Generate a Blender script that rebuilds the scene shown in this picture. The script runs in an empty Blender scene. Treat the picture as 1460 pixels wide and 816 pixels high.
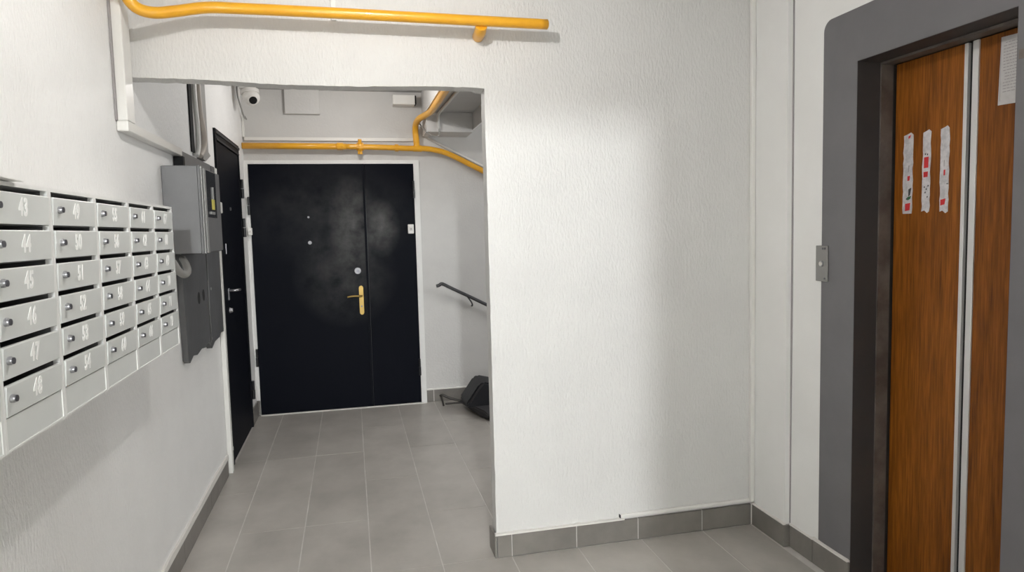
import bpy, bmesh, math, random
from mathutils import Vector, Matrix
random.seed(7)
scn = bpy.context.scene
C = scn.collection
PI = math.pi

# ------------------------------------------------------------------ camera
cd = bpy.data.cameras.new('camera'); cam = bpy.data.objects.new('camera', cd); C.objects.link(cam)
cd.sensor_width = 36.0; cd.lens = 979.74 / 1460 * 36.0; cd.clip_start = 0.02
R_ = Vector((0.9732, -0.2288, -0.0248)); D_ = Vector((-0.0425, -0.0727, -0.9964)); F_ = Vector((0.2262, 0.9708, -0.0805))
F_.normalize(); R_ = (R_ - F_ * R_.dot(F_)).normalized(); D_ = F_.cross(R_)
m = Matrix((R_, -D_, -F_)).transposed().to_4x4(); m.translation = (0, 0, 1.5)
cam.matrix_world = m
scn.camera = cam

# ------------------------------------------------------------------ world, lamps, exposure
w = bpy.data.worlds.new('world'); scn.world = w; w.use_nodes = True
w.node_tree.nodes['Background'].inputs[0].default_value = (0.9, 0.95, 1, 1)
w.node_tree.nodes['Background'].inputs[1].default_value = 0.3
scn.view_settings.view_transform = 'Standard'; scn.view_settings.look = 'None'
scn.view_settings.exposure = 0.0; scn.view_settings.gamma = 1.0; scn.view_settings.use_curve_mapping = False

def lamp(name, loc, watts, rad, col):
    l = bpy.data.lights.new(name, 'POINT'); l.energy = watts; l.shadow_soft_size = rad; l.color = col
    o = bpy.data.objects.new(name, l); C.objects.link(o); o.location = loc; return o
lamp('hall_lamp', (0.15, 1.87, 2.60), 30, 0.018, (1.0, 0.975, 0.945))       # ceiling lamp of the lift hall
lamp('corridor_lamp', (0.05, 5.05, 2.60), 15, 0.04, (1.0, 0.965, 0.93))    # ceiling lamp of the corridor
lamp('lobby_lamp', (-0.06, -3.0, 2.40), 545, 0.07, (0.96, 0.99, 1.0))      # lamp of the lobby behind the photographer
def fill_light(name, loc, rz, sx, sy, watts):      # soft area light added out of view to brighten dim surfaces
    al = bpy.data.lights.new(name, 'AREA'); al.shape = 'RECTANGLE'; al.size = sx; al.size_y = sy; al.energy = watts; al.color = (0.97, 0.985, 1.0)
    ao = bpy.data.objects.new(name, al); C.objects.link(ao); ao.location = loc; ao.rotation_euler = (0, PI / 2, rz)
fill_light('stair_fill', (2.80, 4.6, 1.75), 0.0, 1.0, 1.3, 35)  # added fill for the corridor floor and left wall, no window is there
bpy.data.objects['stair_fill'].rotation_euler = (0, PI / 2 - 0.5, 0)

# ------------------------------------------------------------------ materials
def mat(name, col, rough=0.6, metal=0.0, var=None, vscale=8.0, bump=0.0, bscale=60.0, bstretch=(1, 1, 1), spec=0.5, detail=4, vstretch=(1, 1, 1), coat=0.0, vlo=0.35, vhi=0.65, rnd=0.0):
    M = bpy.data.materials.new(name); M.use_nodes = True
    nt = M.node_tree; N = nt.nodes; L = nt.links; b = N['Principled BSDF']
    b.inputs['Base Color'].default_value = (*col, 1); b.inputs['Roughness'].default_value = rough
    b.inputs['Metallic'].default_value = metal; b.inputs['Specular IOR Level'].default_value = spec
    b.inputs['Coat Weight'].default_value = coat
    geo = None
    def pos(scale):
        nonlocal geo
        if geo is None: geo = N.new('ShaderNodeNewGeometry')
        mp = N.new('ShaderNodeMapping'); L.new(geo.outputs['Position'], mp.inputs[0]); mp.inputs['Scale'].default_value = scale
        return mp.outputs[0]
    colout = None
    if var:
        n = N.new('ShaderNodeTexNoise'); n.inputs['Scale'].default_value = vscale; n.inputs['Detail'].default_value = 6; n.inputs['Roughness'].default_value = 0.6
        L.new(pos(vstretch), n.inputs['Vector'])
        mr = N.new('ShaderNodeMapRange'); mr.inputs[1].default_value = vlo; mr.inputs[2].default_value = vhi; L.new(n.outputs[0], mr.inputs[0])
        mx = N.new('ShaderNodeMix'); mx.data_type = 'RGBA'; mx.inputs[6].default_value = (*col, 1); mx.inputs[7].default_value = (*var, 1)
        L.new(mr.outputs[0], mx.inputs[0]); colout = mx.outputs[2]
    if rnd:
        oi = N.new('ShaderNodeObjectInfo'); mr2 = N.new('ShaderNodeMapRange'); mr2.inputs[3].default_value = 1 - rnd; mr2.inputs[4].default_value = 1 + rnd
        L.new(oi.outputs['Random'], mr2.inputs[0])
        mm = N.new('ShaderNodeVectorMath'); mm.operation = 'SCALE'; L.new(mr2.outputs[0], mm.inputs['Scale'])
        if colout: L.new(colout, mm.inputs[0])
        else: mm.inputs[0].default_value = col
        colout = mm.outputs[0]
    if colout: L.new(colout, b.inputs['Base Color'])
    if bump:
        n = N.new('ShaderNodeTexNoise'); n.inputs['Scale'].default_value = bscale; n.inputs['Detail'].default_value = detail; n.inputs['Roughness'].default_value = 0.55
        L.new(pos(bstretch), n.inputs['Vector'])
        bp = N.new('ShaderNodeBump'); bp.inputs['Strength'].default_value = 1.0; bp.inputs['Distance'].default_value = bump
        L.new(n.outputs[0], bp.inputs['Height']); L.new(bp.outputs[0], b.inputs['Normal'])
    return M

WALLC = (0.735, 0.728, 0.708)
M = {}
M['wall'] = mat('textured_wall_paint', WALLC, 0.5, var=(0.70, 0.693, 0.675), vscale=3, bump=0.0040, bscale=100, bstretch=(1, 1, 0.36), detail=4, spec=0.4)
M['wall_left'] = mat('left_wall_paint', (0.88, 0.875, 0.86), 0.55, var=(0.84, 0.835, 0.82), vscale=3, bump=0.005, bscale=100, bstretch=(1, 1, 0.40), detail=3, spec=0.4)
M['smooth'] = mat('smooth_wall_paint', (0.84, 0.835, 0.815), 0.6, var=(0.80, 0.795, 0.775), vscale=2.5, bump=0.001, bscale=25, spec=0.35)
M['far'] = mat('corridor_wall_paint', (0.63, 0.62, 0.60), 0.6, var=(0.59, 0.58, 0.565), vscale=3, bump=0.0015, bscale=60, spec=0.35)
M['ceil'] = mat('ceiling_paint', (0.50, 0.495, 0.485), 0.8)
M['tile'] = mat('grey_porcelain_tile', (0.475, 0.447, 0.41), 0.38, var=(0.35, 0.329, 0.30), vscale=2.6, bump=0.0004, bscale=40, rnd=0.05, vstretch=(1.2, 0.9, 1), vlo=0.33, vhi=0.70)
M['skirt'] = mat('grey_skirting_tile', (0.225, 0.208, 0.188), 0.4, var=(0.17, 0.158, 0.143), vscale=5, rnd=0.06)
M['grout'] = mat('light_grout', (0.66, 0.635, 0.60), 0.9, var=(0.55, 0.53, 0.50), vscale=10)
M['grout_white'] = mat('white_filler', (0.76, 0.74, 0.70), 0.8, bump=0.002, bscale=90)
M['plastic'] = mat('white_plastic', (0.80, 0.79, 0.755), 0.35)
M['mail'] = mat('mailbox_grey_paint', (0.70, 0.715, 0.695), 0.36, var=(0.66, 0.675, 0.655), vscale=6)
M['mail_edge'] = mat('mailbox_frame_paint', (0.82, 0.82, 0.80), 0.4)
M['dark'] = mat('dark_void', (0.012, 0.012, 0.013), 0.9)
M['number'] = mat('white_number_paint', (0.97, 0.97, 0.95), 0.6)
M['chrome'] = mat('chrome', (0.42, 0.42, 0.44), 0.32, metal=0.9)
M['door_steel'] = mat('dull_door_steel', (0.24, 0.24, 0.25), 0.4, metal=0.6)
M['lockdark'] = mat('dark_lock_metal', (0.14, 0.14, 0.16), 0.3, metal=0.9)
M['panel'] = mat('grey_metal_paint', (0.165, 0.165, 0.167), 0.42, var=(0.145, 0.145, 0.148), vscale=7, bump=0.0006, bscale=30)
M['panel_dark'] = mat('dark_grey_metal_paint', (0.125, 0.127, 0.132), 0.4, var=(0.095, 0.097, 0.10), vscale=6, bump=0.0012, bscale=22)
M['panel_light'] = mat('light_grey_metal_edge', (0.34, 0.34, 0.33), 0.4)
M['glass'] = mat('smoky_meter_window', (0.05, 0.052, 0.057), 0.12)
M['yellow_tag'] = mat('yellow_tag', (0.62, 0.54, 0.10), 0.6)
M['grey_cable'] = mat('grey_conduit', (0.30, 0.295, 0.28), 0.5)
M['brown_cable'] = mat('beige_cable', (0.50, 0.45, 0.40), 0.5)
M['doorframe'] = mat('black_door_frame', (0.008, 0.009, 0.012), 0.55, spec=0.12)
M['black'] = mat('black_metal_paint', (0.005, 0.006, 0.010), 0.55, bump=0.0006, bscale=14, spec=0.08)
M['hinge'] = mat('hinge_black', (0.012, 0.012, 0.014), 0.35)
M['brass'] = mat('brass', (0.36, 0.25, 0.085), 0.4, metal=1.0)
M['yellow'] = mat('yellow_gas_paint', (0.86, 0.43, 0.022), 0.28, var=(0.80, 0.38, 0.02), vscale=12, bump=0.0008, bscale=60, coat=0.3)
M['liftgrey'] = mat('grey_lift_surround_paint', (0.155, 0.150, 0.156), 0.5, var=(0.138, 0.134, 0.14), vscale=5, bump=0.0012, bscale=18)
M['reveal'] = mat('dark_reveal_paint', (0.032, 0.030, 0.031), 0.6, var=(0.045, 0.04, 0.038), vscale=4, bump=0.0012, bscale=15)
M['steel'] = mat('worn_steel', (0.20, 0.175, 0.155), 0.5, metal=0.5, var=(0.12, 0.10, 0.088), vscale=10)
M['plate_steel'] = mat('call_plate_steel', (0.27, 0.265, 0.255), 0.45, metal=0.4)
M['alu'] = mat('aluminium_strip', (0.62, 0.61, 0.60), 0.4, metal=0.35)
M['rail'] = mat('dark_handrail', (0.045, 0.045, 0.048), 0.4)
M['paper'] = mat('torn_paper', (0.62, 0.60, 0.60), 0.8, var=(0.45, 0.44, 0.45), vscale=45, vlo=0.4, vhi=0.62)
M['notice'] = mat('notice_paper', (0.60, 0.58, 0.57), 0.7, var=(0.54, 0.52, 0.51), vscale=40)
M['print_grey'] = mat('grey_print', (0.33, 0.31, 0.31), 0.8)
M['print_dark'] = mat('dark_print', (0.05, 0.05, 0.05), 0.8)
M['red'] = mat('red_print', (0.55, 0.025, 0.03), 0.7)
M['green'] = mat('green_print', (0.03, 0.12, 0.05), 0.7)
M['bag'] = mat('black_fabric', (0.010, 0.011, 0.015), 0.55, bump=0.003, bscale=20)
M['bag_grey'] = mat('dark_grey_fabric', (0.035, 0.033, 0.035), 0.7)
M['frame_metal'] = mat('dark_tube_metal', (0.07, 0.065, 0.06), 0.35, metal=0.5)
M['camera_white'] = mat('camera_housing_white', (0.68, 0.66, 0.63), 0.35)
M['lens'] = mat('black_lens', (0.006, 0.006, 0.007), 0.08)
M['concrete'] = mat('grey_concrete', (0.30, 0.29, 0.28), 0.8, bump=0.002, bscale=30)

def wood():
    Mt = bpy.data.materials.new('wood_laminate'); Mt.use_nodes = True
    nt = Mt.node_tree; N = nt.nodes; L = nt.links; b = N['Principled BSDF']
    g = N.new('ShaderNodeNewGeometry'); mp = N.new('ShaderNodeMapping'); mp.inputs['Scale'].default_value = (1, 1, 0.045)
    L.new(g.outputs['Position'], mp.inputs[0])
    n = N.new('ShaderNodeTexNoise'); n.inputs['Scale'].default_value = 150; n.inputs['Detail'].default_value = 5; n.inputs['Roughness'].default_value = 0.6
    L.new(mp.outputs[0], n.inputs['Vector'])
    mp2 = N.new('ShaderNodeMapping'); mp2.inputs['Scale'].default_value = (1, 1, 0.12); L.new(g.outputs['Position'], mp2.inputs[0])
    n2 = N.new('ShaderNodeTexNoise'); n2.inputs['Scale'].default_value = 11; n2.inputs['Distortion'].default_value = 0.7; L.new(mp2.outputs[0], n2.inputs['Vector'])
    mul = N.new('ShaderNodeMath'); mul.operation = 'MULTIPLY'; mul.inputs[1].default_value = 0.35; L.new(n2.outputs[0], mul.inputs[0])
    ad = N.new('ShaderNodeMath'); ad.operation = 'MULTIPLY_ADD'; ad.inputs[1].default_value = 0.7; L.new(n.outputs[0], ad.inputs[0]); L.new(mul.outputs[0], ad.inputs[2])
    cr = N.new('ShaderNodeValToRGB'); e = cr.color_ramp.elements
    e[0].position = 0.36; e[0].color = (0.10, 0.027, 0.002, 1); e[1].position = 0.70; e[1].color = (0.30, 0.100, 0.010, 1)
    mid = e.new(0.52); mid.color = (0.19, 0.058, 0.004, 1)
    L.new(ad.outputs[0], cr.inputs[0]); L.new(cr.outputs[0], b.inputs['Base Color'])
    b.inputs['Roughness'].default_value = 0.5; b.inputs['Specular IOR Level'].default_value = 0.25
    return Mt
M['wood'] = wood()

def scuffed_door():
    """black paint with chalky scuffs where people push: a rubbed oval and drifting smears (marks of their own shape)"""
    Mt = bpy.data.materials.new('scuffed_black_paint'); Mt.use_nodes = True
    nt = Mt.node_tree; N = nt.nodes; L = nt.links; b = N['Principled BSDF']
    g = N.new('ShaderNodeNewGeometry')
    def blob(cx, cz, sx, sz, power=1.0):
        mp = N.new('ShaderNodeMapping'); mp.vector_type = 'TEXTURE'
        mp.inputs['Location'].default_value = (cx, 6.0, cz); mp.inputs['Scale'].default_value = (sx, 50, sz)
        L.new(g.outputs['Position'], mp.inputs[0])
        gr = N.new('ShaderNodeTexGradient'); gr.gradient_type = 'SPHERICAL'; L.new(mp.outputs[0], gr.inputs[0])
        mm = N.new('ShaderNodeMath'); mm.operation = 'MULTIPLY'; mm.inputs[1].default_value = power; L.new(gr.outputs['Fac'], mm.inputs[0])
        return mm.outputs[0]
    def add(a, c):
        mm = N.new('ShaderNodeMath'); mm.operation = 'ADD'; L.new(a, mm.inputs[0]); L.new(c, mm.inputs[1]); return mm.outputs[0]
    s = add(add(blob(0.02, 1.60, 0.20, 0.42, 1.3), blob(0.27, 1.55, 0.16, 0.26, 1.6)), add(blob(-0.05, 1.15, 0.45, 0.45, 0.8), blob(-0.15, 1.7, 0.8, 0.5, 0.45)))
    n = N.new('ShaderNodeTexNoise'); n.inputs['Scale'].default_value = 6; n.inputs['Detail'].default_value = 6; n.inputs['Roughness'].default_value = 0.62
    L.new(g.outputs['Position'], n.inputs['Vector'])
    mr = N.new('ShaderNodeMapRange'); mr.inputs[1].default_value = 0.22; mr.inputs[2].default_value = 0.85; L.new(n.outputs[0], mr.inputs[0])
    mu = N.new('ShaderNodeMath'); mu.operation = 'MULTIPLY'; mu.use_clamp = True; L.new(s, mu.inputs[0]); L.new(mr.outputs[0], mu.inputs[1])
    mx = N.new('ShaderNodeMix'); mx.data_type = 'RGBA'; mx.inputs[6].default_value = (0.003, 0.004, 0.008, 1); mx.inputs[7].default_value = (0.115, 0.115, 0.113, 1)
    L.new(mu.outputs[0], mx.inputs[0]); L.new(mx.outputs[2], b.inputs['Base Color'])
    b.inputs['Roughness'].default_value = 0.5; b.inputs['Specular IOR Level'].default_value = 0.07
    bn = N.new('ShaderNodeTexNoise'); bn.inputs['Scale'].default_value = 7; L.new(g.outputs['Position'], bn.inputs['Vector'])
    bp = N.new('ShaderNodeBump'); bp.inputs['Distance'].default_value = 0.003; L.new(bn.outputs[0], bp.inputs['Height']); L.new(bp.outputs[0], b.inputs['Normal'])
    return Mt
M['scuff'] = scuffed_door()

# ------------------------------------------------------------------ helpers
def box(bm, x0, x1, y0, y1, z0, z1, bev=0.0):
    vs = [bm.verts.new(p) for p in ((x0,y0,z0),(x1,y0,z0),(x1,y1,z0),(x0,y1,z0),(x0,y0,z1),(x1,y0,z1),(x1,y1,z1),(x0,y1,z1))]
    fs = [bm.faces.new([vs[i] for i in f]) for f in ((0,3,2,1),(4,5,6,7),(0,1,5,4),(1,2,6,5),(2,3,7,6),(3,0,4,7))]
    if bev:
        es = list({e for f in fs for e in f.edges})
        bmesh.ops.bevel(bm, geom=es, offset=bev, segments=1, affect='EDGES')
    return vs

def cyl(bm, c, axis, r, h, n=16, r2=None):
    """cylinder from c along axis (unit-ish vector) of length h"""
    a = Vector(axis).normalized(); q = a.to_track_quat('Z', 'Y')
    mt = Matrix.Translation(Vector(c) + a * h / 2) @ q.to_matrix().to_4x4()
    bmesh.ops.create_cone(bm, cap_ends=True, segments=n, radius1=r, radius2=r if r2 is None else r2, depth=h, matrix=mt)

def ball(bm, c, r, sx=1, sy=1, sz=1, u=16, v=10):
    bmesh.ops.create_uvsphere(bm, u_segments=u, v_segments=v, radius=r, matrix=Matrix.Translation(c) @ Matrix.Diagonal((sx, sy, sz, 1)))

def smooth_path(pts, k=6):
    P = [Vector(p) for p in pts]; out = []
    for i in range(len(P) - 1):
        p0 = P[max(i - 1, 0)]; p1 = P[i]; p2 = P[i + 1]; p3 = P[min(i + 2, len(P) - 1)]
        for j in range(k):
            t = j / k
            out.append(0.5 * ((2 * p1) + (p2 - p0) * t + (2 * p0 - 5 * p1 + 4 * p2 - p3) * t * t + (3 * p1 - p0 - 3 * p2 + p3) * t ** 3))
    out.append(P[-1]); return out

def tube(bm, pts, r, n=14, k=6):
    P = smooth_path(pts, k) if k > 1 else [Vector(p) for p in pts]
    t0 = (P[1] - P[0]).normalized(); up = Vector((0, 0, 1)) if abs(t0.z) < 0.9 else Vector((1, 0, 0))
    nn = (up - t0 * up.dot(t0)).normalized(); rings = []
    for i, p in enumerate(P):
        t = (P[min(i + 1, len(P) - 1)] - P[max(i - 1, 0)]).normalized()
        nn = (nn - t * nn.dot(t)).normalized(); b = t.cross(nn)
        rr = r[i] if isinstance(r, list) else r
        rings.append([bm.verts.new(p + (nn * math.cos(a) + b * math.sin(a)) * rr) for a in (2 * PI * j / n for j in range(n))])
    for i in range(len(rings) - 1):
        for j in range(n):
            f = bm.faces.new((rings[i][j], rings[i][(j + 1) % n], rings[i + 1][(j + 1) % n], rings[i + 1][j])); f.smooth = True
    bm.faces.new(list(reversed(rings[0]))); bm.faces.new(rings[-1])

def prism(bm, poly, axis, a, b):
    """extrude a 2D polygon along axis ('x','y','z') from a to b; poly in the two other coordinates in order"""
    def P(u, v, t): return {'x': (t, u, v), 'y': (u, t, v), 'z': (u, v, t)}[axis]
    A = [bm.verts.new(P(u, v, a)) for u, v in poly]; B = [bm.verts.new(P(u, v, b)) for u, v in poly]
    n = len(poly)
    bm.faces.new(A); bm.faces.new(list(reversed(B)))
    for i in range(n): bm.faces.new((A[i], B[i], B[(i + 1) % n], A[(i + 1) % n]))

def obj(name, bm, m_, parent=None, kind=None, smooth=False):
    bmesh.ops.recalc_face_normals(bm, faces=bm.faces[:])
    me = bpy.data.meshes.new(name); bm.to_mesh(me); bm.free()
    me.materials.append(M[m_] if isinstance(m_, str) else m_)
    if smooth:
        me.shade_smooth()
        try: me.set_sharp_from_angle(angle=math.radians(40))
        except Exception: pass
    o = bpy.data.objects.new(name, me); C.objects.link(o)
    if parent:
        o.parent = parent; o.matrix_parent_inverse = Matrix.Identity(4)
        off = Vector((0, 0, 0)); p = parent
        while p: off += Vector(p.location); p = p.parent
        me.transform(Matrix.Translation(-off))
    if kind: o['kind'] = kind
    return o

def bx(name, m_, parent, *a, bev=0.0, kind=None):
    bm = bmesh.new(); box(bm, *a, bev); return obj(name, bm, m_, parent, kind)

def cy(name, m_, parent, c, axis, r, h, n=20, r2=None):
    bm = bmesh.new(); cyl(bm, c, axis, r, h, n, r2); return obj(name, bm, m_, parent, smooth=True)

def tb(name, m_, parent, pts, r, n=14, k=6, kind=None):
    bm = bmesh.new(); tube(bm, pts, r, n, k); return obj(name, bm, m_, parent, kind)

def thing(name, loc, label, cat, group=None, kind=None):
    o = bpy.data.objects.new(name, None); C.objects.link(o); o.location = loc; o.empty_display_size = 0.05
    tag(o, label, cat, group, kind); return o

def tag(o, label, cat, group=None, kind=None):
    o['label'] = label; o['category'] = cat
    if group: o['group'] = group
    if kind: o['kind'] = kind
    return o

def wall_boxes(bm, axis, t0, t1, u0, u1, z0, z1, holes=()):
    """wall as boxes around rectangular holes (u0,u1,z0,z1); axis = normal"""
    us = sorted({u0, u1, *[h[0] for h in holes], *[h[1] for h in holes]})
    for a, b in zip(us, us[1:]):
        hs = sorted([h for h in holes if h[0] <= a + 1e-6 and h[1] >= b - 1e-6], key=lambda h: h[2]); z = z0
        segs = []
        for h in hs:
            if h[2] > z + 1e-6: segs.append((z, h[2]))
            z = h[3]
        if z < z1 - 1e-6: segs.append((z, z1))
        for s in segs:
            if axis == 'x': box(bm, t0, t1, a, b, s[0], s[1])
            else: box(bm, a, b, t0, t1, s[0], s[1])

def text_mesh(s, size, xs=0.8, off=0.0):
    cu = bpy.data.curves.new('number', 'FONT'); cu.body = s; cu.size = size; cu.align_x = 'CENTER'; cu.align_y = 'CENTER'
    cu.extrude = 0.0004; cu.offset = off; cu.resolution_u = 3; cu.space_character = 1.16
    o = bpy.data.objects.new('tmp', cu); C.objects.link(o)
    bpy.context.view_layer.update()
    me = bpy.data.meshes.new_from_object(o.evaluated_get(bpy.context.evaluated_depsgraph_get()))
    bpy.data.objects.remove(o); bpy.data.curves.remove(cu)
    me.transform(Matrix.Diagonal((xs, 1, 1, 1)))
    return me

# ------------------------------------------------------------------ the setting
XL, YA, YB, XR, ZC = -0.82, 3.0, 6.03, 1.94, 2.70
AX, AZ = 0.597, 2.12          # arch: right jamb, head
bm = bmesh.new(); box(bm, -1.0, 1.25, -3.8, 6.2, -0.15, -0.0022); box(bm, 1.25, 2.9, -3.8, 3.13, -0.15, -0.0022)
floor = obj('floor', bm, 'grout', kind='structure')
g = 0.0026
def tile(x0, x1, y0, y1):
    dz = random.uniform(-0.0004, 0.0004)
    bx('tile', 'tile', floor, x0 + g, x1 - g, y0 + g, y1 - g, -0.0022, dz, bev=0.0008)
cols = [-0.81, -0.61, -0.29, 0.03, 0.345, 0.665, 0.985, 1.305, 1.63, 1.93]
rows = {0: [3.0, 4.19, 4.77, 6.02], 1: [3.0, 3.6, 4.77, 6.02], 2: [3.0, 3.6, 4.77, 6.02], 3: [3.0, 4.19, 5.36, 6.02], 4: [3.0, 3.6, 4.77, 6.02], 5: [3.13, 4.19, 5.36, 6.02], 6: [3.13, 4.77, 5.36, 6.02]}
for i in range(9):
    x0, x1 = cols[i], cols[i + 1]
    ys = [0.07 if i % 2 else -0.4, 1.22 if i % 2 else 0.68, 1.83, 3.0] if i < 5 else [0.1, 1.25, 1.83, 2.985]
    for a, b in zip(ys, ys[1:]):
        if i == 8 and b > 2.7: tile(x0, 1.895, 1.83, 2.985); continue
        tile(x0, x1, a, b)
    if i in rows:
        r = rows[i]
        if i < 7:
            if i == 6: x1 = 1.25
            for a, b in zip(r, r[1:]): tile(x0, x1, a, b)

bm = bmesh.new(); box(bm, -1.0, 3.0, -3.8, 6.2, ZC, ZC + 0.15)
obj('ceiling', bm, 'ceil', kind='structure')

bm = bmesh.new(); wall_boxes(bm, 'x', -1.0, XL, -3.8, YB, -0.012, ZC, [(4.735, 5.69, -0.012, 2.20)])
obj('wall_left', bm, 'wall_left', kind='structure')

bm = bmesh.new(); wall_boxes(bm, 'y', YB, 6.2, -1.0, 2.9, -1.3, ZC, [(-0.79, 0.555, -0.012, 2.095)])
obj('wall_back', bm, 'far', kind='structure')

# front wall with the opening: plaster edges slightly wavy and chipped
bm = bmesh.new()
wall_boxes(bm, 'y', YA, 3.13, XR + 0.001, 2.9, -1.3, ZC)
def plaster_strip(bm, n, f):
    """rows of rings: f(t) -> list of 4 section points"""
    rs = [[bm.verts.new(p) for p in f(i / n)] for i in range(n + 1)]
    for a, b in zip(rs, rs[1:]):
        for j in range(4): bm.faces.new((a[j], a[(j + 1) % 4], b[(j + 1) % 4], b[j]))
    bm.faces.new(rs[0]); bm.faces.new(list(reversed(rs[-1])))
rr = random.Random(3)
wob = [rr.uniform(-0.0012, 0.0012) for _ in range(200)]
def lin(t):
    i = int(t * 60); x = XL + (AX - XL) * t
    z = AZ + wob[i] + 0.012 * max(0, 0.35 - t) / 0.35 + 0.004 * math.sin(t * 9)
    if t > 0.999: z = AZ
    return [(x, YA, ZC), (x, YA, z), (x, 3.07 if t < .98 else 3.10, z + wob[i + 60] * 0.8 - 0.004), (x, 3.07 if t < .98 else 3.10, ZC)]
plaster_strip(bm, 60, lin)
def jmb(t):
    i = int(t * 60); z = ZC * t - 0.012 * (1 - t)
    x = AX + (wob[i + 120] * 0.9 if z < AZ else 0)
    return [(XR, YA, z), (x, YA, z), (x + 0.005, 3.11, z), (XR, 3.11, z)]
plaster_strip(bm, 60, jmb)
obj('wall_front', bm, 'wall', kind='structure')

# right wall with the lift opening
bm = bmesh.new()
wall_boxes(bm, 'x', XR, 2.20, -3.8, YA, -0.012, ZC, [(1.675, 2.335, -0.012, 2.12)])
box(bm, 1.912, XR, 2.735, YA, -0.012, ZC)
obj('wall_right', bm, 'smooth', kind='structure')
bm = bmesh.new(); prism(bm, [(2.730, 0.11), (2.737, 0.11), (2.739, 1.2), (2.736, ZC), (2.729, ZC), (2.726, 1.2)], 'x', XR - 0.004, XR + 0.001)
obj('trim_1', bm, 'print_grey', kind='structure')
# wall behind the photographer with the doorway the lobby light falls through, and the lobby
bm = bmesh.new(); wall_boxes(bm, 'y', -0.82, -0.70, XL, XR, -0.012, ZC, [(-0.36, 0.483, -0.012, 2.247)])
obj('wall_rear', bm, 'smooth', kind='structure')
bm = bmesh.new(); wall_boxes(bm, 'y', -3.95, -3.8, -1.0, 2.2, -0.012, ZC)
obj('wall_lobby', bm, 'smooth', kind='structure')
bm = bmesh.new(); wall_boxes(bm, 'x', 2.9, 3.0, 3.0, 6.2, -1.3, ZC)
obj('wall_stairwell', bm, 'far', kind='structure')
# steps going down to the right, landing slab and rising flight above
stairs = bpy.data.objects.new('staircase', None); C.objects.link(stairs); stairs['kind'] = 'structure'
for i in range(6):
    bx('step', 'concrete', stairs, 1.25 + i * 0.27, 1.25 + (i + 1) * 0.27, 3.13, 6.03, -1.3, -0.17 * (i + 1))
bm = bmesh.new(); box(bm, 0.645, 1.030, 5.72, YB, 2.325, 2.484)
prism(bm, [(1.031, 2.345), (1.031, 2.484), (1.23, 2.484)], 'y', 3.14, YB)
obj('trim_2', bm, 'far', kind='structure')
bm = bmesh.new(); box(bm, 0.645, 2.9, 3.13, YB - 0.001, 2.485, ZC - 0.001)
obj('ceiling_landing', bm, 'far', kind='structure')
bm = bmesh.new(); box(bm, -0.478, -0.20, 5.99, YB, 2.50, ZC, 0.004)
obj('trim_3', bm, 'far', kind='structure')
# white plastered surround of the far door
bm = bmesh.new()
box(bm, XL, -0.79, 6.012, YB, 0.13, 2.12); box(bm, 0.555, 0.602, 6.012, YB, 0.0, 2.12); box(bm, XL, 0.602, 6.011, YB, 2.095, 2.125)
obj('trim_4', bm, 'smooth', kind='structure')

# skirting tiles
def skirting(name, runs, top=0.008):
    p = bpy.data.objects.new(name, None); C.objects.link(p); p['kind'] = 'structure'
    return p
def sk_x(p, y0, y1, xs, h=0.105, z0=0.001):
    for a, b in zip(xs, xs[1:]): bx('tile', 'skirt', p, a + 0.0015, b - 0.0015, y0, y1, z0, h + random.uniform(-.001, .001), bev=0.0008)
def sk_y(p, x0, x1, ys, h=0.105, z0=0.001):
    for a, b in zip(ys, ys[1:]): bx('tile', 'skirt', p, x0, x1, a + 0.0015, b - 0.0015, z0, h + random.uniform(-.001, .001), bev=0.0008)
def filler(p, x0, x1, y0, y1, z0, z1, axis, amp=0.0015, name='grout_line', n=40):
    bm = bmesh.new()
    rs = []
    for i in range(n + 1):
        t = i / n; j = random.uniform(-amp, amp)
        if axis == 'x': x = x0 + (x1 - x0) * t; s = [(x, y0, z0), (x, y1, z0), (x, y1, z1 + j), (x, y0, z1 + j - amp)]
        else: y = y0 + (y1 - y0) * t; s = [(x0, y, z0), (x1, y, z0), (x1, y, z1 + j), (x0, y, z1 + j - amp)]
        rs.append([bm.verts.new(q) for q in s])
    for a, b in zip(rs, rs[1:]):
        for k in range(4): bm.faces.new((a[k], a[(k + 1) % 4], b[(k + 1) % 4], b[k]))
    bm.faces.new(rs[0]); bm.faces.new(list(reversed(rs[-1])))
    return obj(name, bm, 'grout_white', p)

b = skirting('baseboard_left', None)
sk_y(b, XL, -0.808, [0.2, 0.83, 1.46, 2.09, 2.72, 3.35, 3.98, 4.535]); sk_y(b, XL, -0.808, [4.64, 4.733])
filler(b, XL, -0.806, 0.2, 4.54, 0.106, 0.136, 'y', 0.004); filler(b, XL, -0.806, 4.64, 4.733, 0.106, 0.130, 'y', 0.003, n=6)
sk_y(b, XL, -0.808, [5.715, 6.01], h=0.13)
b = skirting('baseboard_front', None)
sk_x(b, 2.988, YA, [0.597, 0.666, 0.979, 1.290, 1.628, 1.898])
bx('tile', 'skirt', b, 0.586, 0.596, 2.989, 3.115, 0.001, 0.105, bev=0.0008)
filler(b, 0.588, 1.22, 2.985, YA, 0.106, 0.116, 'x', 0.002)
for x in (0.666, 0.979, 1.290, 1.628): bx('grout_line', 'grout', b, x - 0.002, x + 0.002, 2.9885, YA, 0.001, 0.104)
bx('grout_line', 'grout_white', b, 1.896, 1.901, 2.984, 2.988, 0.001, 0.112)
b = skirting('baseboard_right', None)
sk_y(b, 1.900, 1.911, [2.724, 2.987]); bx('tile', 'skirt', b, 1.901, 1.939, 2.7235, 2.7335, 0.001, 0.105, bev=0.0008)
sk_y(b, 1.928, 1.939, [2.336, 2.56, 2.722], h=0.107); sk_y(b, 1.928, 1.939, [0.2, 0.7, 1.1, 1.674], h=0.107)
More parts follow.
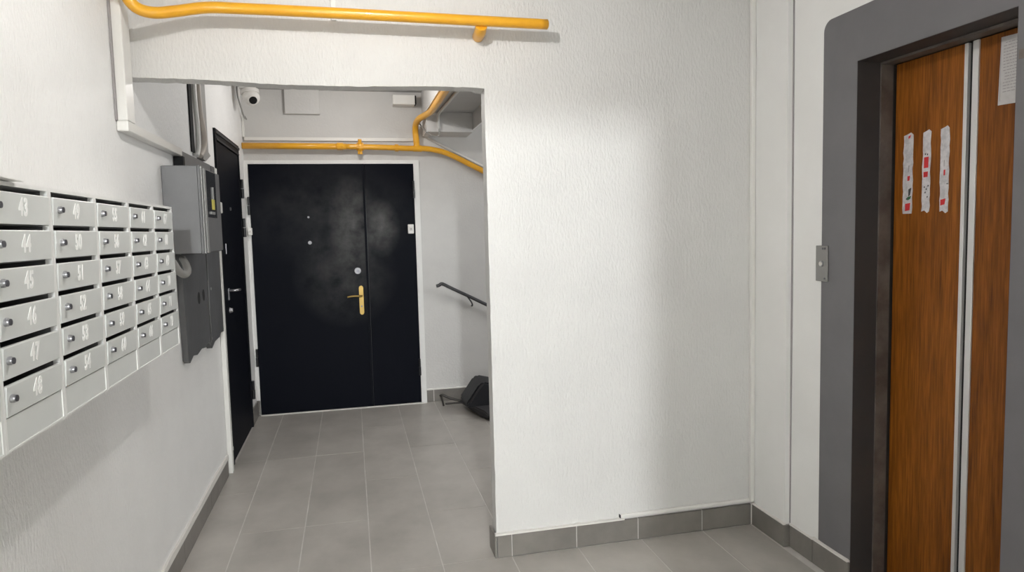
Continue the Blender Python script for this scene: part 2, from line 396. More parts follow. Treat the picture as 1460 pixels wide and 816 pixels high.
filler(b, 1.898, 1.911, 2.726, 2.985, 0.106, 0.112, 'y', 0.0015, n=14); filler(b, 1.926, 1.939, 2.34, 2.56, 0.108, 0.118, 'y', 0.002, n=14)
filler(b, 1.926, 1.939, 2.56, 2.722, 0.106, 0.110, 'y', 0.001, n=10)
b = skirting('baseboard_back', None)
sk_x(b, 6.018, YB, [0.604, 0.665, 0.985, 1.245]); filler(b, 0.604, 1.245, 6.016, YB, 0.106, 0.116, 'x', 0.002)
sk_x(b, 6.0, 6.011, [-0.806, -0.793], h=0.13)
for x in (0.665, 0.985): bx('grout_line', 'grout', b, x - 0.003, x + 0.003, 6.017, YB, 0.001, 0.104)
bx('grout_line', 'grout_white', b, -0.79, 0.60, 5.985, 6.0, 0.0, 0.004)

# ------------------------------------------------------------------ far double door
d = thing('door_2', (-0.12, 6.03, 0), 'wide black double metal door with gold handle at the corridor end', 'door', kind='structure')
# leaves with very slight relief plates
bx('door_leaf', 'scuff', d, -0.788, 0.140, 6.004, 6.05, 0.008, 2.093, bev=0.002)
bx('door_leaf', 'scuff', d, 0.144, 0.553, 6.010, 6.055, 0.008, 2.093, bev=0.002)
bx('seam_strip', 'black', d, 0.122, 0.1395, 5.999, 6.0039, 0.02, 2.088, bev=0.001)
bx('threshold', 'hinge', d, -0.788, 0.553, 6.056, 6.12, -0.01, 2.1)
for x, zs in ((-0.797, (1.68, 0.42)), (0.548, (1.80, 0.25))):
    for z in zs:
        h = cy('hinge', 'hinge', d, (x, 5.998, z), (0, 0, 1), 0.011, 0.075)
        cy('hinge_pin', 'hinge', h, (x, 5.998, z + 0.077), (0, 0, 1), 0.009, 0.07)
cyo = cy('lock_cylinder', 'door_steel', d, (0.051, 6.004, 1.19), (0, -1, 0), 0.027, 0.012, 24)
cy('keyhole_core', 'lockdark', cyo, (0.051, 5.992, 1.19), (0, -1, 0), 0.012, 0.003, 16)
hp = bmesh.new()
pl = []
for i in range(24):
    a = 2 * PI * i / 24; pl.append((0.072 + 0.0185 * math.cos(a), 0.937 + (0.102 if math.sin(a) > 0 else -0.102) + 0.022 * math.sin(a)))
prism(hp, pl, 'y', 5.997, 6.004)
hpo = obj('handle_plate', hp, 'brass', d); hpo['label'] = 'gold handle plate'
tb('lever', 'brass', hpo, [(0.072, 5.997, 0.975), (0.072, 5.965, 0.975), (0.055, 5.953, 0.976), (0.0, 5.952, 0.978), (-0.045, 5.955, 0.972)], 0.0085, 12)
cy('rosette', 'brass', hpo, (0.072, 5.997, 0.975), (0, -1, 0), 0.014, 0.008)
cy('keyhole', 'lockdark', hpo, (0.072, 5.998, 0.885), (0, -1, 0), 0.008, 0.003, 12)
cy('peephole', 'door_steel', d, (-0.332, 6.005, 1.653), (0, -1, 0), 0.009, 0.006, 12)
cy('upper_lock', 'door_steel', d, (-0.330, 6.005, 1.44), (0, -1, 0), 0.015, 0.006, 14)
bx('bottom_scrape', 'grout', d, -0.788, 0.553, 5.995, 6.003, 0.001, 0.007)

bell = bx('doorbell', 'plastic', None, 0.488, 0.538, 5.984, 6.0095, 1.495, 1.575, bev=0.004)
tag(bell, 'small white doorbell with square button on the black double door', 'doorbell')
bt = bx('button', 'camera_white', bell, 0.501, 0.527, 5.978, 5.984, 1.52, 1.55, bev=0.002)
bx('button_mark', 'print_grey', bt, 0.508, 0.520, 5.976, 5.978, 1.531, 1.539)
bell2 = bx('doorbell', 'plastic', None, -0.812, -0.778, 5.97, 5.998, 1.515, 1.575, bev=0.004)
bell2.name = 'doorbell.001'
tag(bell2, 'pinkish white doorbell on the wall left of the black double door', 'doorbell')
bx('button', 'camera_white', bell2, -0.802, -0.788, 5.963, 5.97, 1.535, 1.555, bev=0.002)

# ------------------------------------------------------------------ left black door
d = thing('door_1', (-0.82, 5.21, 0), 'narrow black metal door in the left wall beyond the meter cabinet', 'door', kind='structure')
bm = bmesh.new(); box(bm, -0.86, -0.806, 4.737, 4.765, 0.001, 2.198, .001); box(bm, -0.86, -0.806, 5.66, 5.688, 0.001, 2.198, .001); box(bm, -0.86, -0.806, 4.765, 5.66, 2.125, 2.198, .001)
obj('door_frame', bm, 'doorframe', d)
bx('frame_molding', 'bag_grey', d, -0.806, -0.799, 4.74, 5.685, 2.165, 2.185, bev=0.002)
bx('frame_molding', 'bag_grey', d, -0.806, -0.801, 4.76, 5.67, 2.125, 2.138, bev=0.002)
bx('door_leaf', 'black', d, -0.86, -0.812, 4.768, 5.657, 0.012, 2.122, bev=0.002)
bx('door_back', 'hinge', d, -0.95, -0.87, 4.737, 5.688, 0.0, 2.198)
for z in (1.80, 1.50, 0.22):
    h = cy('hinge', 'hinge', d, (-0.797, 5.69, z), (0, 0, 1), 0.013, 0.072)
    cy('hinge_pin', 'hinge', h, (-0.797, 5.69, z + 0.075), (0, 0, 1), 0.011, 0.07)
hb = bx('handle_plate', 'chrome', d, -0.812, -0.806, 4.90, 4.94, 1.08, 1.16, bev=0.002)
tb('lever', 'chrome', hb, [(-0.806, 4.92, 1.145), (-0.76, 4.92, 1.145), (-0.755, 4.95, 1.145), (-0.757, 5.04, 1.14)], 0.009, 10)
cy('thumb_turn', 'chrome', d, (-0.812, 4.93, 1.01), (1, 0, 0), 0.02, 0.02, 16, 0.014)
bx('lock_cover', 'chrome', d, -0.812, -0.804, 4.885, 4.905, 1.39, 1.46, bev=0.003)
cy('peephole', 'chrome', d, (-0.812, 5.17, 1.70), (1, 0, 0), 0.012, 0.008, 14)

# ------------------------------------------------------------------ mailboxes
MY = [1.17, 1.458, 1.738, 2.02, 2.298, 2.566, 2.826]
MT, MB_, XM = 1.62, 1.10, -0.65
GR = 'mailbox columns on the left wall'
labs = ['blank mailbox column at the very left edge of the photo', 'grey mailbox column numbered 43 to 48, the nearest numbered one', 'grey steel mailbox column numbered 49 to 54, with chrome locks', 'grey steel mailbox column numbered 55 to 60, middle of the row',
        'grey steel mailbox column numbered 61 to 66, second from the meter cabinet', 'grey steel mailbox column numbered 67 to 72, next to the meter cabinet']
for c in range(6):
    y0, y1 = MY[c], MY[c + 1]; n0 = 37 + 6 * c
    t = thing('mailbox_column', (XL, y0, MB_), labs[c], 'mailbox', GR)
    bm = bmesh.new()
    e = 0.0005
    box(bm, XL + 0.001, XM, y0 + e, y0 + 0.010, MB_, MT); box(bm, XL + 0.001, XM, y1 - 0.010, y1 - e, MB_, MT)
    box(bm, XL + 0.001, XM, y0 + 0.010, y1 - 0.010, MT - 0.008, MT); box(bm, XL + 0.001, XM, y0 + 0.010, y1 - 0.010, MB_, MB_ + 0.004)
    obj('casing', bm, 'mail_edge', t)
    bm = bmesh.new(); box(bm, XL + 0.016, XM - 0.013, y0 + 0.0102, y0 + 0.0122, MB_ + 0.005, MT - 0.0085); box(bm, XL + 0.016, XM - 0.013, y1 - 0.0122, y1 - 0.0102, MB_ + 0.005, MT - 0.0085)
    obj('side_shade', bm, 'panel', t)['kind'] = 'stuff'  # dark grey sheets added to colour in the shade inside the slots
    bx('apron', 'mail', t, XM - 0.012, XM - 0.002, y0 + 0.0105, y1 - 0.0105, MB_ + 0.004, 1.165)
    bx('inner_back', 'dark', t, XL + 0.012, XL + 0.015, y0 + 0.0105, y1 - 0.0105, MB_ + 0.005, MT - 0.009)  # black back stands for the shaded interior behind the slots
    bm = bmesh.new()
    for r in range(1, 6): box(bm, XL + 0.016, XM - 0.012, y0 + 0.0105, y1 - 0.0105, 1.608 - r * 0.075 + 0.002, 1.608 - r * 0.075 + 0.004)
    obj('shelves', bm, 'panel', t)  # shelves coloured dark grey to deepen the shade inside
    for r in range(6):
        zt = 1.600 - r * 0.0745; zb = zt - 0.0625
        if r == 5: zb = 1.168
        bm = bmesh.new()
        # slightly tilted leaf with a folded top lip
        ya, yb = y0 + 0.0125, y1 - 0.0125
        prism(bm, [(XM - 0.006, zb), (XM + 0.001, zb), (XM + 0.004, zt - 0.002), (XM + 0.003, zt), (XM - 0.004, zt), (XM - 0.004, zt - 0.004)], 'y', ya, yb)
        dr = obj('mailbox_door', bm, 'mail', t)
        zl = (zt + zb) / 2 + 0.004
        yl = y0 + (0.030 if c == 1 else 0.042)
        lk = bmesh.new(); cyl(lk, (XM + 0.002, yl, zl), (1, 0, 0), 0.0085, 0.006, 14); cyl(lk, (XM + 0.008, yl, zl), (1, 0, 0), 0.0075, 0.003, 14, 0.007)
        obj('lock', lk, 'chrome', dr, smooth=True)
        cy('lock_core', 'lockdark', dr, (XM + 0.0108, yl, zl), (1, 0, 0), 0.0066, 0.0025, 12)
        if c:
            me = text_mesh(str(n0 + r), 0.050, 0.74, 0.0018)
            me.materials.append(M['number'])
            # text plane: x -> +Y, y -> +Z, facing +X, leaning with the door
            ang = math.atan2(0.003, zt - zb)
            R = Matrix(((0, 0, 1), (1, 0, 0), (0, 1, 0))).to_4x4()
            xc = XM + 0.001 + 0.003 * (zl - 0.002 - zb) / (zt - zb) + 0.0006
            me.transform(Matrix.Translation((xc, y0 + 0.145, zl - 0.002)) @ Matrix.Rotation(ang, 4, 'Y') @ R)
            off = Vector((XL, y0, MB_)); me.transform(Matrix.Translation(-off))
            o = bpy.data.objects.new('number', me); C.objects.link(o); o.parent = dr; o.matrix_parent_inverse = Matrix.Identity(4)
# a leaflet lying on top of the mailboxes
bm = bmesh.new()
vs = [(-0.79, 1.40, 1.623), (-0.645, 1.36, 1.630), (-0.632, 1.58, 1.622), (-0.77, 1.60, 1.623)]
A = [bm.verts.new(v) for v in vs]; B = [bm.verts.new((v[0], v[1], v[2] + 0.002)) for v in vs]
A2 = bm.verts.new((-0.70, 1.49, 1.644)); 
bm.faces.new(A); bm.faces.new(list(reversed(B)))
bm.verts.remove(A2)
for i in range(4): bm.faces.new((A[i], B[i], B[(i + 1) % 4], A[(i + 1) % 4]))
tag(obj('leaflet', bm, 'plastic'), 'white folded leaflet lying on top of the nearest mailboxes', 'leaflet')

# ------------------------------------------------------------------ meter cabinet
t = thing('meter_cabinet', (XL, 3.6, 0.9), 'grey metal electricity meter cabinet with lower cover plates, between mailboxes and black door', 'cabinet')
XB = -0.66
o = bx('cabinet_box', 'panel', t, XL + 0.001, XB - 0.006, 3.41, 3.90, 1.43, 1.832, bev=0.003)
bm = bmesh.new(); box(bm, XB - 0.006, XB + 0.004, 3.405, 3.535, 1.428, 1.834, .002); fr = obj('cabinet_edge', bm, 'panel', t)
bx('edge_bead', 'panel_light', fr, XB + 0.004, XB + 0.008, 3.425, 3.44, 1.43, 1.83); bx('edge_bead', 'panel_light', fr, XB + 0.004, XB + 0.010, 3.468, 3.510, 1.43, 1.825, bev=0.002)
dr = bx('cabinet_door', 'panel', t, XB - 0.006, XB + 0.002, 3.537, 3.90, 1.435, 1.83, bev=0.002)
bx('meter_window', 'glass', dr, XB + 0.002, XB + 0.004, 3.55, 3.78, 1.60, 1.825, bev=0.001)
bx('warning_tag', 'yellow_tag', dr, XB + 0.004, XB + 0.006, 3.66, 3.72, 1.64, 1.69)
bx('glass_tube', 'panel_light', dr, XB + 0.004, XB + 0.009, 3.675, 3.695, 1.69, 1.75, bev=0.001)
bx('latch', 'panel_light', dr, XB + 0.004, XB + 0.010, 3.60, 3.70, 1.615, 1.628, bev=0.001)
# upper back plate, steps behind the box
bx('back_plate', 'panel', t, XL + 0.001, -0.795, 3.67, 4.45, 1.44, 1.935, bev=0.002)
bx('plate_notch', 'dark', t, XL + 0.001, -0.775, 3.655, 3.69, 1.835, 1.900)
# lower covers: ragged lower edge
bm = bmesh.new(); prism(bm, [(3.59, 0.905), (3.62, 0.888), (3.70, 0.912), (3.79, 0.900), (3.90, 0.915), (4.0, 0.905), (4.10, 0.925), (4.135, 0.905), (4.14, 1.44), (3.57, 1.44), (3.575, 1.2)], 'x', XL + 0.001, -0.792)
lp = obj('lower_cover', bm, 'panel_dark', t)
for y, z in ((3.90, 1.185), (4.02, 1.19)):
    bm = bmesh.new(); n = 20
    prism(bm, [(y + 0.028 * math.cos(2 * PI * i / n), z + 0.032 * math.sin(2 * PI * i / n)) for i in range(n)], 'x', -0.7915, -0.7905)
    obj('cable_hole', bm, 'dark', lp)
bm = bmesh.new(); prism(bm, [(4.145, 0.893), (4.16, 0.875), (4.25, 0.90), (4.40, 0.905), (4.45, 0.925), (4.54, 0.92), (4.54, 1.93), (4.452, 1.93), (4.452, 1.44), (4.145, 1.44)], 'x', XL + 0.001, -0.790)
lp2 = obj('lower_cover', bm, 'panel_dark', t); lp2.name = 'lower_cover.001'
cy('screw', 'panel_light', lp2, (-0.790, 4.22, 1.21), (1, 0, 0), 0.008, 0.003, 10)
cy('screw', 'panel_light', lp2, (-0.790, 4.17, 0.93), (1, 0, 0), 0.008, 0.003, 10)
tb('cover_bead', 'panel', lp2, [(-0.789, 4.144, 1.43), (-0.789, 4.144, 1.15), (-0.789, 4.144, 0.91)], 0.005, 8, 1)

o = tb('cable_sleeve', 'grey_cable', None, [(-0.76, 3.15, 1.44), (-0.735, 3.16, 1.40), (-0.72, 3.19, 1.36), (-0.715, 3.26, 1.343), (-0.72, 3.35, 1.352), (-0.74, 3.42, 1.38), (-0.765, 3.47, 1.408)], 0.016, 12)
tag(o, 'short grey bent cable sleeve looping between the last mailboxes and the meter cabinet', 'cable')
# supply duct above the cabinet: channel with cables
t = thing('cable_duct', (XL, 4.2, 1.93), 'upright grey cable duct with loose cables above the meter cabinet', 'cable duct')
bm = bmesh.new(); box(bm, XL + 0.001, -0.785, 4.235, 4.365, 2.0, 2.699, .002); prism(bm, [(4.235, 2.0), (4.365, 2.0), (4.42, 1.985), (4.27, 1.938), (4.20, 1.945)], 'x', XL + 0.001, -0.785)
obj('channel', bm, 'grey_cable', t)
bx('back_slot', 'dark', t, XL + 0.001, -0.812, 4.06, 4.13, 1.97, 2.699)
tb('cable', 'brown_cable', t, [(-0.79, 4.19, 2.695), (-0.79, 4.185, 2.4), (-0.785, 4.19, 2.2), (-0.775, 4.22, 2.07), (-0.78, 4.19, 2.0), (-0.79, 4.14, 1.955)], 0.015, 10)
tb('cable', 'plastic', t, [(-0.80, 4.145, 2.695), (-0.80, 4.142, 2.3), (-0.795, 4.15, 2.12), (-0.795, 4.145, 2.01), (-0.80, 4.11, 1.952)], 0.013, 10)

# trunking on the left wall: drop and run
t = thing('cable_trunking', (XL, 2.88, 1.9), 'white plastic trunking dropping beside the opening then running to the meter cabinet', 'trunking')
bx('drop', 'plastic', t, XL + 0.001, -0.780, 2.83, 2.925, 1.94, 2.699, bev=0.003)
bx('run', 'plastic', t, XL + 0.001, -0.780, 2.83, 3.67, 1.902, 1.9395, bev=0.003)
bx('drop_groove', 'print_grey', t, XL + 0.001, -0.812, 2.818, 2.8295, 1.94, 2.699)
t = bx('cable_trunking', 'plastic', None, XL + 0.001, -0.790, 4.575, 4.625, 0.0, 1.93, bev=0.002); t.name = 'cable_trunking.001'
tag(t, 'slim white upright trunking on the left wall just before the black door', 'trunking')
t = bx('junction_box', 'plastic', None, XL + 0.001, -0.785, 4.65, 4.72, 1.655, 1.725, bev=0.004)
tag(t, 'small white junction box beside the narrow black door frame', 'junction box')
# trunking round the front wall
t = thing('cable_trunking', (1.9, 2.98, 0.1), 'white trunking up the corner by the lift wall, along ceiling and skirting', 'trunking'); t.name = 'cable_trunking.002'
bx('upright', 'plastic', t, 1.890, 1.911, 2.978, 2.999, 0.118, 2.56, bev=0.002)
bx('top_run', 'plastic', t, 0.95, 1.911, 2.975, 2.999, 2.5605, 2.60, bev=0.002)
bm = bmesh.new(); box(bm, 1.20, 1.889, 2.980, 2.999, 0.117, 0.135, .003); obj('low_run', bm, 'plastic', t)
bx('open_end', 'dark', t, 1.196, 1.1995, 2.983, 2.998, 0.119, 0.133)
t = bx('cable_trunking', 'plastic', None, -0.037, -0.018, 2.988, 2.999, 2.38, 2.699, bev=0.001); t.name = 'cable_trunking.003'
tag(t, 'short slim white trunking rising behind the thick yellow pipe', 'trunking')
# far wall trunking
t = thing('cable_trunking', (-0.81, 6.02, 2.3), 'thin white trunking along the far wall just above the yellow pipe', 'trunking'); t.name = 'cable_trunking.004'
bx('run', 'plastic', t, -0.805, 0.56, 6.010, 6.029, 2.285, 2.312, bev=0.001)
bx('upright', 'plastic', t, -0.818, -0.800, 6.006, 6.029, 2.3125, 2.49, bev=0.001)
t = tb('cable_trunking', 'plastic', None, [(0.655, 6.015, 2.333), (0.91, 6.015, 2.20), (1.24, 6.015, 2.035)], 0.011, 6, 1); t.name = 'cable_trunking.005'
tag(t, 'thin white trunking sloping down above the stair end of the yellow pipe', 'trunking')
t = tb('cable_trunking', 'plastic', None, [(0.745, 5.706, 2.35), (0.745, 5.706, 2.455), (0.748, 5.65, 2.470), (0.76, 5.2, 2.470), (0.77, 4.5, 2.470)], 0.013, 6, 1); t.name = 'cable_trunking.006'
tag(t, 'white trunking crossing the landing underside and down its beam face', 'trunking')
o = tb('loose_cable', 'grey_cable', None, [(0.615, 5.93, 2.42), (0.63, 5.80, 2.36), (0.67, 5.70, 2.30), (0.71, 5.695, 2.283), (0.745, 5.705, 2.30), (0.745, 5.706, 2.345)], 0.005, 8)
tag(o, 'thin grey cable looping under the landing beam beside the yellow riser', 'cable')

# ------------------------------------------------------------------ gas pipes
t = thing('gas_pipe', (0.2, 2.915, 2.38), 'thick yellow gas pipe across the wall above the opening', 'pipe')
tb('pipe_run', 'yellow', t, [(0.857, 2.893, 2.373), (0.563, 2.893, 2.375), (0.2, 2.893, 2.378), (-0.12, 2.893, 2.380), (-0.375, 2.892, 2.380), (-0.495, 2.880, 2.374), (-0.60, 2.858, 2.349), (-0.665, 2.840, 2.335), (-0.712, 2.832, 2.341), (-0.742, 2.822, 2.363), (-0.755, 2.808, 2.40), (-0.758, 2.80, 2.47), (-0.758, 2.80, 2.697)], 0.0213, 18)
tb('wall_stub', 'yellow', t, [(0.572, 2.900, 2.358), (0.572, 2.925, 2.345), (0.574, 2.955, 2.341), (0.575, 2.998, 2.340)], 0.025, 16)
bm = bmesh.new(); cyl(bm, (-0.770, 2.795, 2.395), (-1, 0, 0), 0.022, 0.03, 18)
obj('collar', bm, 'yellow', t, smooth=True)
cy('end_weld', 'yellow', t, (0.856, 2.893, 2.373), (1, 0, 0), 0.0205, 0.004, 18, 0.016)

t = thing('gas_pipe', (-0.1, 5.96, 2.23), 'yellow gas pipe with valve above the black double door', 'pipe'); t.name = 'gas_pipe.001'
tb('pipe_run', 'yellow', t, [(-0.817, 5.96, 2.236), (-0.4, 5.96, 2.234), (0.0, 5.96, 2.232)], 0.0255, 16, 1)
tb('pipe_run', 'yellow', t, [(0.0, 5.96, 2.232), (0.3, 5.96, 2.226), (0.52, 5.96, 2.218), (0.66, 5.96, 2.216), (0.74, 5.96, 2.205), (0.82, 5.96, 2.185), (0.92, 5.96, 2.142), (1.16, 5.96, 2.022), (1.5, 5.96, 1.85)], 0.0235, 16)
tb('riser', 'yellow', t, [(0.588, 5.96, 2.22), (0.583, 5.96, 2.29), (0.578, 5.955, 2.36), (0.580, 5.91, 2.415), (0.598, 5.80, 2.442), (0.640, 5.66, 2.452), (0.665, 5.50, 2.454), (0.668, 5.2, 2.455), (0.668, 4.4, 2.455)], 0.026, 16)
v = cy('valve', 'yellow', t, (0.085, 5.96, 2.231), (1, 0, 0), 0.034, 0.055, 6)
cy('valve_stem', 'yellow', v, (0.112, 5.96, 2.18), (0, 0, 1), 0.016, 0.112, 12); cy('valve_nut', 'yellow', v, (0.112, 5.96, 2.168), (0, 0, 1), 0.022, 0.022, 6)
cy('valve_flange', 'yellow', v, (0.105, 5.96, 2.231), (1, 0, 0), 0.046, 0.014, 16)
for x in (-0.075, 0.40): cy('coupling', 'yellow', t, (x, 5.96, 2.233 if x < 0 else 2.223), (1, 0, 0), 0.031, 0.05 if x < 0 else 0.03, 8)
cy('tee_collar', 'yellow', t, (0.555, 5.96, 2.218), (1, 0, -0.02), 0.0275, 0.07, 16)

# ------------------------------------------------------------------ security camera and white boxes
t = thing('security_camera', (-0.72, 5.6, 2.6), 'white dome security camera with black lens high at the corridor corner', 'camera')
bx('mount', 'camera_white', t, -0.765, -0.655, 5.56, 5.68, 2.615, 2.699, bev=0.006)
hc = Vector((-0.684, 5.60, 2.553))
bm = bmesh.new(); ball(bm, hc, 0.064, 1, 1, 0.95, 24, 16); hd = obj('camera_head', bm, 'camera_white', t, smooth=True)
cy('collar', 'camera_white', hd, hc + Vector((-0.008, 0.01, 0.052)), (0.1, -0.2, -1), 0.066, 0.028, 24)
dv = Vector((0.32, -0.82, -0.50)).normalized()
cy('lens_ring', 'camera_white', hd, hc + dv * 0.040, dv, 0.037, 0.021, 20)
cy('lens', 'lens', hd, hc + dv * 0.0605, dv, 0.029, 0.004, 20)
o = tb('camera_cable', 'grey_cable', None, [(-0.77, 5.63, 2.66), (-0.795, 5.70, 2.66), (-0.805, 5.78, 2.60), (-0.80, 5.88, 2.53), (-0.79, 5.95, 2.47), (-0.775, 5.98, 2.45), (-0.79, 6.0, 2.475)], 0.006, 8)
tag(o, 'thin loose cable hanging from the security camera into white trunking', 'cable')
t = bx('alarm_box', 'plastic', None, 0.395, 0.578, 5.90, 6.029, 2.575, 2.655, bev=0.004)
tag(t, 'flat white box high on the far wall left of the yellow riser', 'alarm box')
bx('side_plate', 'dark', t, 0.579, 0.592, 5.93, 6.02, 2.585, 2.655, bev=0.001)

# ------------------------------------------------------------------ handrail on the far wall
t = thing('handrail', (0.72, 5.95, 1.04), 'dark metal handrail sloping down the far wall by the stairs', 'handrail')
tb('rail', 'rail', t, [(0.712, 5.955, 1.035), (0.735, 5.955, 1.040), (0.755, 5.955, 1.052), (0.78, 5.955, 1.045), (0.85, 5.955, 1.007), (1.0, 5.955, 0.93), (1.16, 5.955, 0.845), (1.6, 5.955, 0.615), (2.4, 5.955, 0.19)], 0.0145, 12, 3)
for x, z in ((1.02, 0.905), (1.9, 0.445)): tb('bracket', 'rail', t, [(x - 0.04, 5.957, z + 0.03), (x, 5.965, z - 0.03), (x + 0.01, 5.99, z - 0.06), (x + 0.01, 6.028, z - 0.065)], 0.007, 8)

# ------------------------------------------------------------------ folded pushchair-like carrier behind the wall
t = thing('folded_pushchair', (1.05, 5.62, 0), 'black folded pushchair lying on the floor by the stairs, half behind the wall', 'pushchair')
bm = bmesh.new()
sec = [(0.865, 0.085), (0.875, 0.060), (1.10, 0.035), (1.16, 0.12), (1.13, 0.235), (1.02, 0.262), (0.98, 0.245)]
prism(bm, sec, 'y', 5.48, 5.80)
bmesh.ops.bevel(bm, geom=bm.edges[:], offset=0.014, segments=2, affect='EDGES')
obj('hood', bm, 'bag', t, smooth=True)
tb('hood_rib', 'bag_grey', t, [(0.90, 5.474, 0.10), (0.96, 5.470, 0.19), (1.01, 5.474, 0.248)], 0.008, 8)
bm = bmesh.new(); prism(bm, [(5.75, 0.065), (5.78, 0.045), (5.33, 0.012), (5.24, 0.018), (5.22, 0.045), (5.3, 0.07)], 'x', 0.905, 1.16)
bmesh.ops.bevel(bm, geom=bm.edges[:], offset=0.008, segments=2, affect='EDGES')
for v_ in bm.verts: v_.co.x += (5.55 - v_.co.y) * 0.30
obj('seat', bm, 'bag_grey', t, smooth=True)
tb('frame_tube', 'bag', t, [(0.885, 5.76, 0.058), (0.97, 5.50, 0.055), (1.06, 5.26, 0.05)], 0.016, 10)
tb('frame_tube', 'frame_metal', t, [(0.695, 5.80, 0.098), (0.715, 5.79, 0.108), (0.78, 5.77, 0.078), (0.90, 5.73, 0.05)], 0.011, 10)
tb('frame_tube', 'frame_metal', t, [(0.74, 5.82, 0.022), (0.82, 5.80, 0.028), (0.92, 5.76, 0.036)], 0.009, 10)
tb('leg', 'frame_metal', t, [(0.700, 5.80, 0.105), (0.712, 5.80, 0.06), (0.722, 5.80, 0.010)], 0.0085, 8)

# ------------------------------------------------------------------ lift
t = thing('lift_surround', (XR, 2.0, 0), 'dark grey painted portal frame around the lift opening with rounded corner', 'lift frame', kind='structure')
# flat band with rounded outer corners: outer Y 1.48..2.53, z..2.335
def band():
    bm = bmesh.new(); a, b_, zt, r = 1.40, 2.530, 2.322, 0.045
    out = [(b_, 0.118)]; 
    for i in range(7): an = i / 6 * PI / 2; out.append((b_ - r + r * math.cos(an), zt - r + r * math.sin(an)))
    for i in range(7): an = PI / 2 + i / 6 * PI / 2; out.append((a + r + r * math.cos(an), zt - r + r * math.sin(an)))
    out.append((a, 0.118))
    inn = [(1.675, 0.118), (1.675, 2.12), (2.335, 2.12), (2.335, 0.118)]
    poly = out + inn
    prism(bm, poly, 'x', XR - 0.004, XR - 0.0002)
    return bm
obj('painted_band', band(), 'liftgrey', t)
bm = bmesh.new()
e = 0.0015
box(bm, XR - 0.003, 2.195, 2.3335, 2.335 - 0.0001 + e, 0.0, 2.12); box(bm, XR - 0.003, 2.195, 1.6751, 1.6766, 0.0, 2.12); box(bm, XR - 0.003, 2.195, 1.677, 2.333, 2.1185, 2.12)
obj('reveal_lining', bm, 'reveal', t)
bx('steel_angle', 'steel', t, 2.040, 2.094, 2.326, 2.3333, 0.0, 2.117); bx('steel_angle', 'steel', t, 2.040, 2.094, 1.677, 1.684, 0.0, 2.117); bx('steel_angle', 'steel', t, 2.040, 2.094, 1.685, 2.325, 2.108, 2.117)
bx('sill', 'steel', t, XR, 2.195, 1.677, 2.333, -0.004, 0.004)
bx('shaft_back', 'dark', t, 2.15, 2.19, 1.677, 2.3325, 0.0, 2.118)
bx('slot_plate', 'steel', t, XR - 0.006, XR - 0.0042, 1.600, 1.668, 1.965, 1.992)

t = thing('lift_door', (2.11, 2.0, 0), 'wood-effect sliding lift doors with aluminium strips, in grey surround', 'lift door')
lf = bx('door_panel', 'wood', t, 2.102, 2.13, 2.012, 2.3185, 0.006, 2.106)
bx('edge_strip', 'alu', lf, 2.099, 2.131, 1.997, 2.0115, 0.006, 2.106, bev=0.001)
rf = bx('door_panel', 'wood', t, 2.102, 2.13, 1.6845, 1.952, 0.006, 2.106); rf.name = 'door_panel.001'
bx('edge_strip', 'alu', rf, 2.096, 2.131, 1.9525, 1.976, 0.006, 2.106, bev=0.001)
bx('gap_strip', 'dark', t, 2.112, 2.14, 1.9765, 1.9965, 0.006, 2.106)  # black strip set in the open gap between the leaves

# torn papers: Y decreasing to the right in the photo
def ragged(yc, w_, z0, z1, seed, name, label):
    r = random.Random(seed); n = 14; L_, R2 = [], []
    for i in range(n + 1):
        z = z0 + (z1 - z0) * i / n
        L_.append((yc + w_ / 2 + r.uniform(-0.002, 0.002), z)); R2.append((yc - w_ / 2 + r.uniform(-0.002, 0.002), z))
    bot = [(yc - w_ * 0.2, z0 - 0.006 * (seed != 1)), (yc + w_ * 0.15, z0 + 0.004 * (seed != 1))]
    top = [(yc + w_ * 0.1, z1 + 0.004), (yc - w_ * 0.25, z1 + 0.009)]
    poly = L_ + top + list(reversed(R2)) + bot
    bm = bmesh.new(); prism(bm, poly, 'x', 2.1008, 2.1018)
    o = obj(name, bm, 'paper'); tag(o, label, 'sticker', 'torn stickers on the lift door'); return o
def patch(par, m_, y0, y1, z0, z1, skew=0.0, name='print_patch'):
    bm = bmesh.new(); prism(bm, [(y0, z0), (y1, z0 + skew), (y1 - skew, z1), (y0, z1 - skew)], 'x', 2.1002, 2.1008); return obj(name, bm, m_, par)
s1 = ragged(2.252, 0.046, 1.527, 1.826, 1, 'torn_sticker', 'torn white paper strip on lift door, left one with red square at bottom')
patch(s1, 'red', 2.262, 2.240, 1.537, 1.568, 0.003); patch(s1, 'red', 2.253, 2.243, 1.652, 1.672, 0.002); patch(s1, 'green', 2.252, 2.238, 1.578, 1.595, 0.005)
patch(s1, 'print_dark', 2.247, 2.239, 1.592, 1.626, 0.006); patch(s1, 'print_grey', 2.250, 2.247, 1.685, 1.712, 0.002); patch(s1, 'red', 2.252, 2.244, 1.812, 1.826, 0.004); patch(s1, 'print_dark', 2.258, 2.252, 1.580, 1.588, 0.002)
s2 = ragged(2.165, 0.036, 1.533, 1.826, 2, 'torn_sticker.001', 'torn white paper strip on lift door, middle one with two red blocks')
patch(s2, 'red', 2.176, 2.156, 1.694, 1.735, 0.001); patch(s2, 'red', 2.177, 2.158, 1.660, 1.681, 0.001)
for y, z in ((2.172, 1.742), (2.163, 1.740), (2.165, 1.612), (2.174, 1.620), (2.160, 1.583), (2.157, 1.624), (2.170, 1.600)): patch(s2, 'print_dark', y, y - 0.004, z, z + 0.007, 0.001)
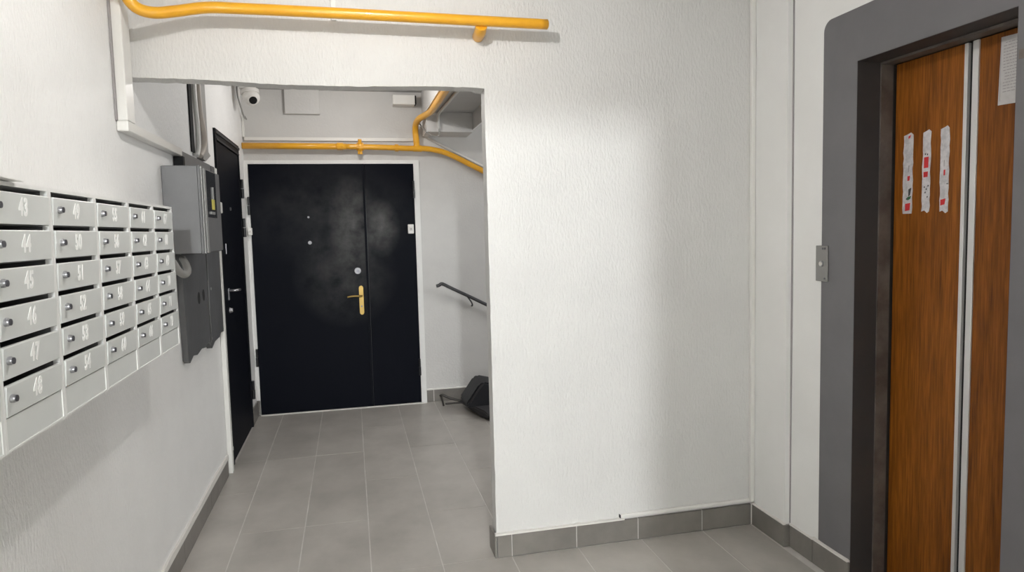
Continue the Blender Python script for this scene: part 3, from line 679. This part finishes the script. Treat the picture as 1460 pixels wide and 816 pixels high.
s3 = ragged(2.084, 0.037, 1.530, 1.828, 3, 'torn_sticker.002', 'torn white paper strip on lift door, right one nearest the aluminium strip')
patch(s3, 'red', 2.098, 2.080, 1.552, 1.577, 0.004); patch(s3, 'red', 2.087, 2.081, 1.660, 1.681, 0.001); patch(s3, 'print_grey', 2.087, 2.085, 1.692, 1.715, 0.001); patch(s3, 'print_dark', 2.074, 2.066, 1.628, 1.631)
# notice sheet
nb = bmesh.new(); prism(nb, [(1.880, 1.872), (1.752, 1.868), (1.746, 2.085), (1.874, 2.090)], 'x', 2.1004, 2.1016)
nt_ = obj('notice_sheet', nb, 'notice'); tag(nt_, 'worn white printed notice sheet near the top of the right lift door leaf', 'notice')
bm = bmesh.new()
r = random.Random(5)
for i in range(17):
    z = 2.068 - i * 0.0098; y = 1.864 - r.choice((0, 0, 0.006))
    while y > 1.762:
        wd = r.uniform(0.004, 0.016)
        prism(bm, [(y, z), (y - wd, z), (y - wd, z + 0.0022), (y, z + 0.0022)], 'x', 2.1001, 2.1004); y -= wd + 0.003
ln = obj('printed_lines', bm, 'print_grey', nt_); ln['kind'] = 'stuff'
for a in ((1.8745, 1.873, 1.884, 2.083), (1.757, 1.7555, 1.884, 2.083)):
    bm = bmesh.new(); prism(bm, [(a[0], a[2]), (a[1], a[2]), (a[1], a[3]), (a[0], a[3])], 'x', 2.1001, 2.1004); obj('printed_border', bm, 'print_grey', nt_)

# call button plate
t = thing('lift_call_plate', (XR, 2.52, 1.33), 'brushed metal lift call plate with lit round button on grey frame edge', 'call button')
bx('plate', 'plate_steel', t, 1.9285, 1.9355, 2.484, 2.5575, 1.254, 1.404, bev=0.0015)
cy('button_ring', 'chrome', t, (1.9285, 2.520, 1.328), (-1, 0, 0), 0.0125, 0.004, 20)
bt = cy('button', 'camera_white', t, (1.9245, 2.520, 1.328), (-1, 0, 0), 0.0085, 0.003, 16); bt['label'] = 'white button'
for y, z in ((2.50, 1.392), (2.50, 1.266), (2.513, 1.392)): cy('screw', 'lockdark', t, (1.9285, y, z), (-1, 0, 0), 0.0045, 0.0015, 10)
